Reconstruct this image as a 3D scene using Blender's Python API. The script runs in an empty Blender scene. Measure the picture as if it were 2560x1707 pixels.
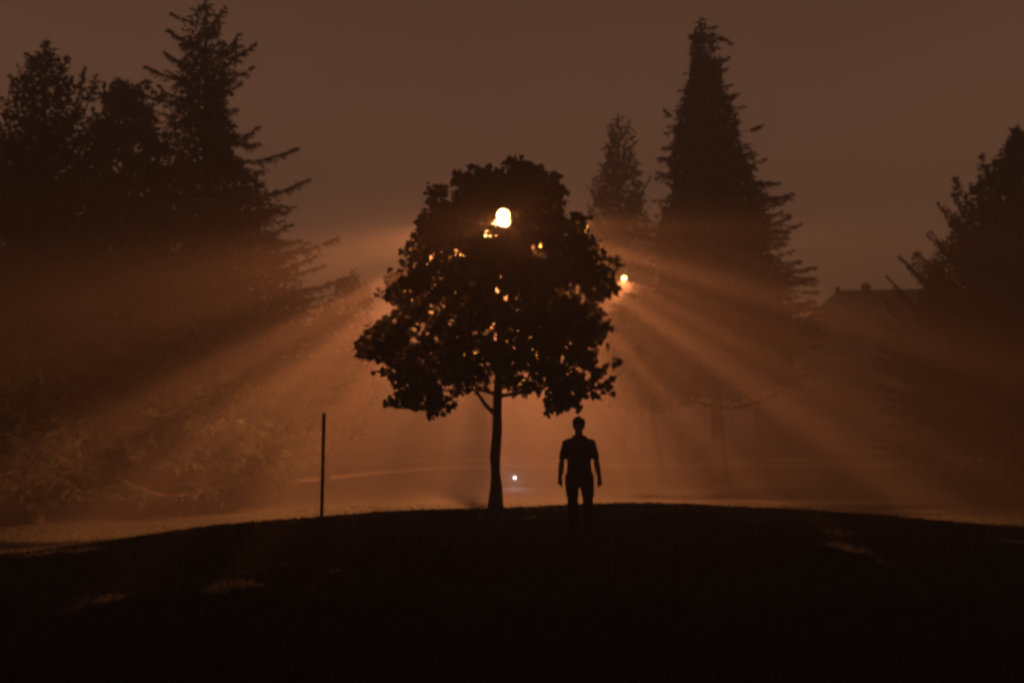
import bpy, math, random
import numpy as np
from mathutils import Vector

S = bpy.context.scene
COL = S.collection
PI = math.pi

# ------------------------------------------------------------------ camera
F = 2560 * 35.0 / 36.0                      # focal length in photograph pixels
HORIZON = 1075.0
CAM_Z = 1.6
TILT = math.atan((HORIZON - 853.5) / F)
cam_data = bpy.data.cameras.new('camera')
cam = bpy.data.objects.new('camera', cam_data)
COL.objects.link(cam)
cam.location = (0, 0, CAM_Z)
cam.rotation_euler = (PI / 2 + TILT, 0, 0)
cam_data.lens = 35.0
cam_data.sensor_width = 36.0
cam_data.clip_start = 0.05
cam_data.clip_end = 3000
cam_data.dof.use_dof = True                 # the photograph is a little out of focus
cam_data.dof.focus_distance = 5.6
cam_data.dof.aperture_fstop = 2.0
cam_data.dof.aperture_blades = 0
S.camera = cam


def at(px, py, d):
    """a photograph pixel at a depth of d metres"""
    u = (px - 1280.0) / F
    v = (853.5 - py) / F
    c, s = math.cos(TILT), math.sin(TILT)
    y = c - v * s
    z = s + v * c
    k = d / y
    return Vector((u * k, d, CAM_Z + z * k))


# ------------------------------------------------------------------ night sky
W = bpy.data.worlds.new('World')
S.world = W
W.use_nodes = True
wn = W.node_tree.nodes
wl = W.node_tree.links
bg = wn['Background']
SKY_STRENGTH = 1.0
# glow of the town on low cloud: strongest near the horizon, fading towards the zenith
SKY_RAMP = [(0.0, (0.690, 0.315, 0.138)), (0.22, (0.220, 0.101, 0.056)), (0.42, (0.118, 0.055, 0.034)), (0.60, (0.036, 0.018, 0.013)), (1.0, (0.012, 0.006, 0.005))]
tc = wn.new('ShaderNodeTexCoord')
sx = wn.new('ShaderNodeSeparateXYZ')
wl.new(tc.outputs['Generated'], sx.inputs[0])
ns = wn.new('ShaderNodeTexNoise')
ns.inputs['Scale'].default_value = 2.2
ns.inputs['Detail'].default_value = 2.0
mp = wn.new('ShaderNodeMapping')
mp.inputs['Scale'].default_value = (1, 1, 2.5)
wl.new(tc.outputs['Generated'], mp.inputs[0])
wl.new(mp.outputs[0], ns.inputs['Vector'])
m1 = wn.new('ShaderNodeMath'); m1.operation = 'MULTIPLY_ADD'
m1.inputs[1].default_value = 0.12
m1.inputs[2].default_value = -0.06
wl.new(ns.outputs['Fac'], m1.inputs[0])
m2 = wn.new('ShaderNodeMath'); m2.operation = 'ADD'
wl.new(sx.outputs['Z'], m2.inputs[0]); wl.new(m1.outputs[0], m2.inputs[1])
rp = wn.new('ShaderNodeValToRGB')
els = rp.color_ramp.elements
while len(els) < len(SKY_RAMP):
    els.new(0.5)
for e_, (p_, c_) in zip(els, SKY_RAMP):
    e_.position = p_
    e_.color = (*c_, 1)
wl.new(m2.outputs[0], rp.inputs[0])
wl.new(rp.outputs[0], bg.inputs['Color'])
bg.inputs['Strength'].default_value = SKY_STRENGTH

# ------------------------------------------------------------------ exposure, light levels, render
S.view_settings.view_transform = 'Standard'
S.view_settings.look = 'None'
S.view_settings.exposure = 0.0
S.view_settings.gamma = 1.0
S.view_settings.use_curve_mapping = False
S.render.engine = 'CYCLES'
S.cycles.use_denoising = True
S.cycles.max_bounces = 6
S.cycles.diffuse_bounces = 2
S.cycles.transmission_bounces = 3
S.cycles.volume_bounces = 0
S.cycles.transparent_max_bounces = 8
S.cycles.sample_clamp_indirect = 2.0
S.cycles.sample_clamp_direct = 0.0
S.cycles.use_adaptive_sampling = False
S.cycles.filter_width = 2.0

LAMP_COLOR = (1.0, 0.292, 0.090)
LAMP_W = 74000.0            # the near street lamp
# its light distribution: (degrees from straight down, relative intensity)
LAMP_SIGN = -1.0
LAMP_CURVE = [(0, 0.60), (35, 0.85), (50, 1.0), (60, 0.95), (65, 0.75), (70, 0.38), (75, 0.06), (80, 0.018), (86, 0.010), (92, 0.005), (102, 0.002), (180, 0.0)]
# what a road lantern throws up and down its street (left and right) at high angles, on top of that
LAMP_SIDE = [(0, 0.0), (62, 0.0), (70, 0.13), (76, 0.26), (82, 0.20), (87, 0.080), (92, 0.020), (100, 0.003), (180, 0.0)]
FOG_DENSITY = 0.0180
FOG_G = 0.55


# ------------------------------------------------------------------ materials
def mat(name, color, rough=0.8, noise=0.0, scale=6.0, metal=0.0, bump=0.0, color2=None):
    m = bpy.data.materials.new(name)
    m.use_nodes = True
    nt = m.node_tree
    b = nt.nodes['Principled BSDF']
    b.inputs['Base Color'].default_value = (*color, 1)
    b.inputs['Roughness'].default_value = rough
    b.inputs['Specular IOR Level'].default_value = 0.2
    b.inputs['Metallic'].default_value = metal
    if noise or color2:
        t = nt.nodes.new('ShaderNodeTexCoord')
        n = nt.nodes.new('ShaderNodeTexNoise')
        n.inputs['Scale'].default_value = scale
        n.inputs['Detail'].default_value = 4
        nt.links.new(t.outputs['Object'], n.inputs['Vector'])
        r = nt.nodes.new('ShaderNodeValToRGB')
        c2 = color2 or tuple(c * (1 + noise) for c in color)
        c1 = color if color2 else tuple(c * (1 - noise) for c in color)
        r.color_ramp.elements[0].position = 0.35
        r.color_ramp.elements[1].position = 0.65
        r.color_ramp.elements[0].color = (*c1, 1)
        r.color_ramp.elements[1].color = (*c2, 1)
        nt.links.new(n.outputs['Fac'], r.inputs[0])
        nt.links.new(r.outputs[0], b.inputs['Base Color'])
        if bump:
            bp = nt.nodes.new('ShaderNodeBump')
            bp.inputs['Strength'].default_value = bump
            bp.inputs['Distance'].default_value = 0.02
            nt.links.new(n.outputs['Fac'], bp.inputs['Height'])
            nt.links.new(bp.outputs[0], b.inputs['Normal'])
    return m


def leaf_mat(name, c1, c2, trans=0.35):
    m = bpy.data.materials.new(name)
    m.use_nodes = True
    nt = m.node_tree
    nt.nodes.clear()
    out = nt.nodes.new('ShaderNodeOutputMaterial')
    t = nt.nodes.new('ShaderNodeTexCoord')
    n = nt.nodes.new('ShaderNodeTexNoise')
    n.inputs['Scale'].default_value = 3.0
    nt.links.new(t.outputs['Object'], n.inputs['Vector'])
    r = nt.nodes.new('ShaderNodeValToRGB')
    r.color_ramp.elements[0].position = 0.3
    r.color_ramp.elements[1].position = 0.7
    r.color_ramp.elements[0].color = (*c1, 1)
    r.color_ramp.elements[1].color = (*c2, 1)
    nt.links.new(n.outputs['Fac'], r.inputs[0])
    d = nt.nodes.new('ShaderNodeBsdfPrincipled')
    d.inputs['Roughness'].default_value = 0.7
    d.inputs['Specular IOR Level'].default_value = 0.12
    nt.links.new(r.outputs[0], d.inputs['Base Color'])
    tr = nt.nodes.new('ShaderNodeBsdfTranslucent')
    nt.links.new(r.outputs[0], tr.inputs['Color'])
    mx = nt.nodes.new('ShaderNodeMixShader')
    mx.inputs[0].default_value = trans
    nt.links.new(d.outputs[0], mx.inputs[1])
    nt.links.new(tr.outputs[0], mx.inputs[2])
    nt.links.new(mx.outputs[0], out.inputs['Surface'])
    return m


def emit_mat(name, color, strength):
    m = bpy.data.materials.new(name)
    m.use_nodes = True
    nt = m.node_tree
    nt.nodes.clear()
    out = nt.nodes.new('ShaderNodeOutputMaterial')
    e = nt.nodes.new('ShaderNodeEmission')
    e.inputs['Color'].default_value = (*color, 1)
    e.inputs['Strength'].default_value = strength
    nt.links.new(e.outputs[0], out.inputs['Surface'])
    m.cycles.emission_sampling = 'NONE'
    return m


M_GRASS_GROUND = mat('lawn_soil', (0.005, 0.006, 0.004), 0.95, scale=0.9, color2=(0.009, 0.010, 0.006), bump=0.3)
M_BLADE = leaf_mat('grass_blade', (0.006, 0.009, 0.005), (0.010, 0.013, 0.007), 0.04)
M_MAPLE = leaf_mat('maple_leaf', (0.022, 0.030, 0.010), (0.034, 0.044, 0.014), 0.006)
M_BROAD = leaf_mat('broad_leaf', (0.016, 0.016, 0.008), (0.028, 0.026, 0.011), 0.12)
M_NEEDLE = leaf_mat('spruce_needle', (0.009, 0.012, 0.008), (0.016, 0.019, 0.011), 0.04)
M_BARK = mat('bark', (0.018, 0.014, 0.011), 0.9, noise=0.35, scale=9.0, bump=0.6)
M_BARK_YOUNG = mat('young_bark', (0.090, 0.070, 0.052), 0.85, noise=0.25, scale=12.0, bump=0.4)
M_STEEL = mat('galvanised_steel', (0.28, 0.28, 0.27), 0.5, noise=0.1, scale=14.0, metal=0.6)
M_POST = mat('dark_painted_post', (0.020, 0.019, 0.021), 0.6, noise=0.2, scale=20.0)
M_HOOD = mat('lamp_hood_metal', (0.025, 0.025, 0.026), 0.5, noise=0.15, scale=20.0, metal=0.4)
M_LENS = emit_mat('lit_sodium_lens', (1.0, 0.60, 0.20), 26.0)
M_LENS_FAR = emit_mat('lit_far_lens', (1.0, 0.56, 0.17), 14.0)
M_LENS_WHITE = emit_mat('lit_white_lens', (0.88, 0.92, 1.0), 9.0)
M_CONCRETE = mat('weathered_concrete', (0.17, 0.16, 0.14), 0.85, noise=0.12, scale=3.0, bump=0.2)
M_ASPHALT = mat('asphalt', (0.048, 0.047, 0.046), 0.85, noise=0.2, scale=8.0)
M_SHIRT = mat('shirt_cotton', (0.040, 0.034, 0.034), 0.9, noise=0.12, scale=30.0)
M_SHORTS = mat('trouser_cotton', (0.030, 0.028, 0.028), 0.9, noise=0.12, scale=30.0)
M_SKIN = mat('skin', (0.15, 0.085, 0.06), 0.6, noise=0.05, scale=12.0)
M_HAIR = mat('dark_hair', (0.018, 0.013, 0.010), 0.6, noise=0.3, scale=60.0)
M_SHOE = mat('shoe', (0.030, 0.028, 0.026), 0.7, noise=0.2, scale=20.0)
M_EYE = mat('eye', (0.05, 0.04, 0.035), 0.3, noise=0.1, scale=30.0)
M_ROOF = mat('dark_shingles', (0.055, 0.048, 0.045), 0.9, noise=0.25, scale=5.0, bump=0.5)
M_WALL = mat('house_wall', (0.03, 0.024, 0.020), 0.9, noise=0.15, scale=4.0)
M_FRAME = mat('window_frame', (0.04, 0.036, 0.032), 0.7, noise=0.08, scale=10.0)
M_GLASS = mat('dark_glass', (0.015, 0.016, 0.018), 0.12, noise=0.1, scale=2.0)
M_WOOD = mat('weathered_wood', (0.05, 0.04, 0.03), 0.9, noise=0.25, scale=12.0)


# ------------------------------------------------------------------ mesh helpers
class Buf:
    """collects triangle soup as numpy arrays; build() makes ONE mesh object"""

    def __init__(self):
        self.v, self.f, self.m, self.n = [], [], [], 0

    def add(self, v, f, mi=0):
        v = np.asarray(v, float).reshape(-1, 3)
        f = np.asarray(f, int).reshape(-1, 3)
        self.v.append(v)
        self.f.append(f + self.n)
        self.m.append(np.full(len(f), mi, int))
        self.n += len(v)

    def tube(self, pts, rad, sides=7, mi=0, cap=True):
        pts = [np.asarray(p, float) for p in pts]
        rings = []
        up0 = np.array([0.13, 0.31, 0.94])
        for i, p in enumerate(pts):
            a = pts[max(i - 1, 0)]
            b = pts[min(i + 1, len(pts) - 1)]
            t = b - a
            t = t / (np.linalg.norm(t) + 1e-9)
            ref = up0 if abs(t @ up0) < 0.93 else np.array([1.0, 0.1, 0.0])
            x = np.cross(t, ref); x /= np.linalg.norm(x)
            y = np.cross(t, x)
            r = rad[i]
            rx, ry = (r if isinstance(r, (tuple, list)) else (r, r))
            an = np.linspace(0, 2 * PI, sides, endpoint=False)
            rings.append(p + np.outer(np.cos(an) * rx, x) + np.outer(np.sin(an) * ry, y))
        v = np.vstack(rings)
        f = []
        for i in range(len(pts) - 1):
            for k in range(sides):
                a, b = i * sides + k, i * sides + (k + 1) % sides
                c, d = a + sides, b + sides
                f += [(a, b, d), (a, d, c)]
        if cap:
            for k in range(1, sides - 1):
                f.append((0, k + 1, k))
                o = (len(pts) - 1) * sides
                f.append((o, o + k, o + k + 1))
        self.add(v, f, mi)

    def loft(self, rings, mi=0):
        """rings: list of (centre, rx, ry) horizontal superellipse rings, bottom to top"""
        sides = 20
        an = np.linspace(0, 2 * PI, sides, endpoint=False)
        vv = []
        for c, rx, ry in rings:
            ca, sa = np.cos(an), np.sin(an)
            e = 0.85
            vv.append(np.c_[c[0] + rx * np.sign(ca) * np.abs(ca) ** e, c[1] + ry * np.sign(sa) * np.abs(sa) ** e, np.full(sides, c[2])])
        v = np.vstack(vv)
        f = []
        n = len(rings)
        for i in range(n - 1):
            for k in range(sides):
                a, b = i * sides + k, i * sides + (k + 1) % sides
                f += [(a, b, b + sides), (a, b + sides, a + sides)]
        for k in range(1, sides - 1):
            f.append((0, k + 1, k))
            o = (n - 1) * sides
            f.append((o, o + k, o + k + 1))
        self.add(v, f, mi)

    def ball(self, c, r, mi=0, seg=14, rings=9):
        r = r if isinstance(r, (tuple, list)) else (r, r, r)
        v, f = [], []
        for i in range(rings + 1):
            th = PI * i / rings
            for k in range(seg):
                ph = 2 * PI * k / seg
                v.append((c[0] + r[0] * math.sin(th) * math.cos(ph), c[1] + r[1] * math.sin(th) * math.sin(ph), c[2] + r[2] * math.cos(th)))
        for i in range(rings):
            for k in range(seg):
                a, b = i * seg + k, i * seg + (k + 1) % seg
                f += [(a, a + seg, b + seg), (a, b + seg, b)]
        self.add(v, f, mi)

    def box(self, lo, hi, mi=0):
        x0, y0, z0 = lo
        x1, y1, z1 = hi
        v = [(x0, y0, z0), (x1, y0, z0), (x1, y1, z0), (x0, y1, z0), (x0, y0, z1), (x1, y0, z1), (x1, y1, z1), (x0, y1, z1)]
        f = [(0, 2, 1), (0, 3, 2), (4, 5, 6), (4, 6, 7), (0, 1, 5), (0, 5, 4), (1, 2, 6), (1, 6, 5), (2, 3, 7), (2, 7, 6), (3, 0, 4), (3, 4, 7)]
        self.add(v, f, mi)

    def mesh(self, name):
        v = np.vstack(self.v)
        f = np.vstack(self.f)
        me = bpy.data.meshes.new(name)
        me.vertices.add(len(v))
        me.vertices.foreach_set('co', v.astype(np.float32).ravel())
        me.loops.add(len(f) * 3)
        me.loops.foreach_set('vertex_index', f.astype(np.int32).ravel())
        me.polygons.add(len(f))
        me.polygons.foreach_set('loop_start', np.arange(0, len(f) * 3, 3, dtype=np.int32))
        me.polygons.foreach_set('material_index', np.concatenate(self.m).astype(np.int32))
        me.update(calc_edges=True)
        return me

    def build(self, name, mats, parent=None, smooth=False):
        me = self.mesh(name)
        for m in (mats if isinstance(mats, (list, tuple)) else [mats]):
            me.materials.append(m)
        if smooth:
            me.polygons.foreach_set('use_smooth', np.ones(len(me.polygons), dtype=bool))
        o = bpy.data.objects.new(name, me)
        COL.objects.link(o)
        if parent is not None:
            o.parent = parent
        return o


def thing(name, label, cat, loc, group=None, rz=0.0):
    o = bpy.data.objects.new(name, None)
    COL.objects.link(o)
    o.location = loc
    o.rotation_euler = (0, 0, rz)
    o['label'] = label
    o['category'] = cat
    o['kind'] = 'thing'
    if group:
        o['group'] = group
    return o


def smoothstep(t):
    t = np.clip(t, 0, 1)
    return t * t * (3 - 2 * t)


# ------------------------------------------------------------------ the ground: a lawn that crests, then drops to level ground
_cpx = np.array([-1200, -400, 0, 400, 800, 1240, 1680, 1950, 2560, 3300, 4200], float)
_cpy = np.array([1560, 1450, 1393, 1330, 1292, 1270, 1258, 1272, 1320, 1370, 1440], float)
_cd = np.array([10.5, 12.8, 14.2, 15.8, 17.0, 17.6, 17.6, 17.2, 16.2, 14.5, 12.5], float)
_cx = (_cpx - 1280) / F * _cd
_cz = CAM_Z - (_cpy - HORIZON) * _cd / F
_gx = np.linspace(-45, 45, 901)
_ker = np.hanning(41); _ker /= _ker.sum()


def _smooth(a):
    return np.convolve(np.pad(a, 20, mode='edge'), _ker, mode='valid')


CREST_D = _smooth(np.interp(_gx, _cx, _cd))
CREST_Z = _smooth(np.interp(_gx, _cx, _cz))


def ground_z(x, y):
    x = np.asarray(x, float); y = np.asarray(y, float)
    cd = np.interp(x, _gx, CREST_D)
    cz = np.interp(x, _gx, CREST_Z)
    t = y - cd
    zf = -0.13 + 0.0 * x
    front = zf + (cz - zf) * smoothstep(1 + t / 6.5)
    low = np.minimum(cz - 0.45, -0.30)
    back = cz + (low - cz) * smoothstep(t / 5.5)
    z = np.where(t < 0, front, back)
    rise = smoothstep((y - 30) / 14.0)
    z = z * (1 - rise) + (-0.02) * rise
    z = z + 0.012 * np.sin(x * 1.7 + 0.6 * y) + 0.010 * np.sin(2.3 * y - 0.9 * x)
    return z


def gz(x, y):
    return float(ground_z(x, y))


def build_ground():
    xs = np.unique(np.concatenate([np.linspace(-420, -46, 20), np.linspace(-45, 45, 226), np.linspace(46, 420, 20)]))
    ys = np.unique(np.concatenate([np.linspace(-60, -3, 10), np.linspace(-2, 46, 193), np.linspace(48, 420, 30)]))
    X, Y = np.meshgrid(xs, ys)
    Z = ground_z(X, Y)
    nx, ny = len(xs), len(ys)
    v = np.c_[X.ravel(), Y.ravel(), Z.ravel()]
    i = np.arange(nx * ny).reshape(ny, nx)
    a, b, c, d = i[:-1, :-1].ravel(), i[:-1, 1:].ravel(), i[1:, 1:].ravel(), i[1:, :-1].ravel()
    bf = Buf()
    bf.add(v, np.vstack([np.c_[a, b, c], np.c_[a, c, d]]))
    o = bf.build('lawn', M_GRASS_GROUND, smooth=True)
    o['kind'] = 'structure'
    o['label'] = 'dark grass lawn rising to a low crest, then dropping to level ground in the fog'


build_ground()


def build_grass():
    rng = np.random.default_rng(5)
    n = 110000
    u = rng.random(n)
    y = 4.0 + 22.0 * u ** 1.15
    x = (rng.random(n) * 2 - 1) * (0.60 * y + 1.0)
    z = ground_z(x, y)
    h = rng.uniform(0.022, 0.055, n)
    w = rng.uniform(0.004, 0.008, n) * (0.7 + y / 16)
    a = rng.random(n) * 2 * PI
    ln = rng.uniform(0.0, 0.035, n)
    b = rng.random(n) * 2 * PI
    p0 = np.c_[x - w * np.cos(a), y - w * np.sin(a), z - 0.004]
    p1 = np.c_[x + w * np.cos(a), y + w * np.sin(a), z - 0.004]
    p2 = np.c_[x + ln * np.cos(b), y + ln * np.sin(b), z + h]
    v = np.stack([p0, p1, p2], 1).reshape(-1, 3)
    bf = Buf()
    bf.add(v, np.arange(3 * n).reshape(-1, 3))
    o = bf.build('grass', M_BLADE)
    o['kind'] = 'stuff'
    o['label'] = 'short mown grass growing over the dark lawn and its crest'
    o['category'] = 'grass'


build_grass()


# pale footpath beyond the lawn and the road behind it
def ribbon(name, pts, width, m, lift, label, thick=0.10):
    bf = Buf()
    P = []
    for i, (x, y) in enumerate(pts):
        a = np.array(pts[max(i - 1, 0)]); b = np.array(pts[min(i + 1, len(pts) - 1)])
        t = (b - a) / np.linalg.norm(b - a)
        nrm = np.array([-t[1], t[0]])
        for s in (-0.5, 0.5):
            q = np.array([x, y]) + nrm * s * width
            P.append((q[0], q[1], gz(q[0], q[1]) + lift))
        for s in (-0.5, 0.5):
            q = np.array([x, y]) + nrm * s * width
            P.append((q[0], q[1], gz(q[0], q[1]) + lift - thick))
    f = []
    for i in range(len(pts) - 1):
        o = 4 * i
        f += [(o, o + 4, o + 5), (o, o + 5, o + 1), (o, o + 2, o + 6), (o, o + 6, o + 4), (o + 1, o + 5, o + 7), (o + 1, o + 7, o + 3)]
    bf.add(P, f)
    ob = bf.build(name, m)
    ob['kind'] = 'structure'
    ob['label'] = label


def dense(keys, n=40):
    k = np.array(keys, float)
    t = np.linspace(0, len(k) - 1, n)
    x = np.interp(t, np.arange(len(k)), k[:, 0]); y = np.interp(t, np.arange(len(k)), k[:, 1])
    ker = np.array([1, 2, 3, 2, 1.0]); ker /= ker.sum()
    x[2:-2] = np.convolve(x, ker, 'valid'); y[2:-2] = np.convolve(y, ker, 'valid')
    return list(zip(x, y))


ribbon('footpath', dense([(-24, 34.5), (-14, 36.5), (-7.0, 38.5), (-3.0, 43.0), (1.0, 45.5), (8.0, 46.0), (16, 46.2), (40, 46.5)]), 1.5,
       M_CONCRETE, 0.05, 'pale concrete footpath crossing the level ground beyond the lawn')
ribbon('road', dense([(-90, 58), (-30, 56), (0, 56), (30, 57), (90, 62)]), 7.5, M_ASPHALT, 0.02, 'dark asphalt road running behind the trees in the fog', 0.2)
ribbon('kerb', dense([(-90, 54.1), (-30, 52.1), (0, 52.1), (30, 53.1), (90, 58.1)]), 0.22, M_CONCRETE, 0.12, 'pale concrete kerb along the near side of the road', 0.25)


# ------------------------------------------------------------------ foliage generators
MAPLE_2D = np.array([(0, 0), (0.10, 0.02), (0.42, -0.06), (0.30, 0.16), (0.62, 0.42), (0.33, 0.48), (0.30, 0.60), (0.0, 1.0),
                     (-0.30, 0.60), (-0.33, 0.48), (-0.62, 0.42), (-0.30, 0.16), (-0.42, -0.06), (-0.10, 0.02)])
MAPLE_F = np.array([(0, 1, 2), (0, 2, 3), (0, 3, 4), (0, 4, 5), (0, 5, 6), (0, 6, 7), (0, 7, 8), (0, 8, 9), (0, 9, 10), (0, 10, 11), (0, 11, 12), (0, 12, 13)])
OVAL_2D = np.array([(0, 0), (0.30, 0.30), (0.30, 0.65), (0, 1.0), (-0.30, 0.65), (-0.30, 0.30)])
OVAL_F = np.array([(0, 1, 2), (0, 2, 3), (0, 3, 4), (0, 4, 5)])


def unit(a):
    return a / (np.linalg.norm(a, axis=-1, keepdims=True) + 1e-9)


def leaves(bf, pos, size, rng, shape='maple', mi=0, down=0.5, gap=None, origin=0.0):
    """leaf blades at pos (n,3)"""
    n = len(pos)
    P2, FF = (MAPLE_2D, MAPLE_F) if shape == 'maple' else (OVAL_2D, OVAL_F)
    d = unit(rng.normal(size=(n, 3)) + np.array([0, 0, -down]))
    r = unit(np.cross(d, rng.normal(size=(n, 3))))
    nn = np.cross(d, r)
    s = size * rng.uniform(0.7, 1.25, n)
    a = P2[:, 0][None, :, None] * r[:, None, :]
    b = P2[:, 1][None, :, None] * d[:, None, :]
    cup = (np.abs(P2[:, 0]) * 0.35)[None, :, None] * nn[:, None, :]
    v = pos[:, None, :] + (a + b + cup) * s[:, None, None]
    if gap:
        v = v[~gap(v)]
        n = len(v)
    v = v - origin
    k = len(P2)
    f = FF[None] + (np.arange(n) * k)[:, None, None]
    bf.add(v.reshape(-1, 3), f.reshape(-1, 3), mi)


class Profile:
    """crown outline read from the photograph: rows of (py, left px, right px), turned into metres at depth d"""

    def __init__(self, rows, d, axis):
        self.z, self.l, self.r = [], [], []
        for py, lx, rx in sorted(rows, key=lambda q: -q[0]):
            self.z.append(at(1280, py, d).z)
            ax = axis(py)
            self.l.append(max((ax - lx) * d / F, 0.02))
            self.r.append(max((rx - ax) * d / F, 0.02))
        self.z = np.array(self.z); self.l = np.array(self.l); self.r = np.array(self.r)

    def rad(self, z, ca):
        """ca: cos of the azimuth, +1 = to the right in the photograph"""
        l = np.interp(z, self.z, self.l); r = np.interp(z, self.z, self.r)
        return l + (r - l) * (0.5 + 0.5 * ca)


def line(p0, p1):
    return lambda py: p0[0] + (p1[0] - p0[0]) * (py - p0[1]) / (p1[1] - p0[1])


def bough(bf, rng, p0, tip, sag, tuft=0.16, dens=1.0, wood=1, droop=0.35, spread=0.30):
    """one conifer bough from p0 to tip: a tapering stem with side twigs clothed in needle tufts"""
    p0 = np.asarray(p0, float); tip = np.asarray(tip, float)
    L = np.linalg.norm(tip - p0)
    if L < 0.05:
        return
    n = 7
    t = np.linspace(0, 1, n)
    pts = p0 + np.outer(t, tip - p0)
    pts[:, 2] -= sag * L * np.sin(PI * t)
    bf.tube(pts, list(np.maximum(0.012 * L * (1 - t) ** 0.8 + 0.008, 0.008)), 4, wood, cap=False)
    nt = max(int(L / 0.060 * dens), 6)
    ts = np.sqrt(rng.uniform(0.01, 1.0, nt))
    base = np.stack([np.interp(ts, t, pts[:, k]) for k in range(3)], 1)
    ax = unit((tip - p0)[None])[0]
    side = np.cross(ax, [0, 0, 1.0]); side /= np.linalg.norm(side) + 1e-9
    sg = np.where(rng.random(nt) < 0.5, -1, 1)
    tl = np.minimum((1 - ts) ** 0.8 * spread * L + 0.08, 0.95) * rng.uniform(0.25, 1.25, nt)
    dirs = unit(ax[None] * rng.uniform(0.45, 1.0, nt)[:, None] + side[None] * (sg * rng.uniform(0.2, 1.0, nt))[:, None] +
                np.array([0, 0, 1.0])[None] * (rng.normal(0, 0.22, nt) - droop * (1 - 0.7 * ts))[:, None])
    m = max(int(9 * dens), 5)
    k = rng.random((nt, m))
    pos = base[:, None, :] + dirs[:, None, :] * (k * tl[:, None])[:, :, None]
    pos[:, :, 2] -= 0.18 * (k ** 2) * tl[:, None]
    pos = pos.reshape(-1, 3)
    dd = np.repeat(dirs, m, 0)
    nd = unit(dd + rng.normal(0, 0.55, dd.shape))
    ln = tuft * 0.72 * rng.uniform(0.6, 1.5, len(pos)) * np.repeat(1.15 - 0.6 * ts, m)
    wv = unit(np.cross(nd, rng.normal(size=nd.shape)))
    w = ln * rng.uniform(0.20, 0.34, len(pos))
    a = pos - wv * w[:, None] * 0.5
    b = pos + wv * w[:, None] * 0.5
    c = pos + nd * ln[:, None]
    bf.add(np.stack([a, b, c], 1).reshape(-1, 3), np.arange(3 * len(pos)).reshape(-1, 3), 0)


def trunk_pts(base, top, n=9, wob=0.03, seed=1):
    r = np.random.default_rng(seed)
    t = np.linspace(0, 1, n)
    p = np.outer(1 - t, base) + np.outer(t, top)
    p[1:-1, :2] += r.normal(0, wob, (n - 2, 2))
    return p


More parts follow.
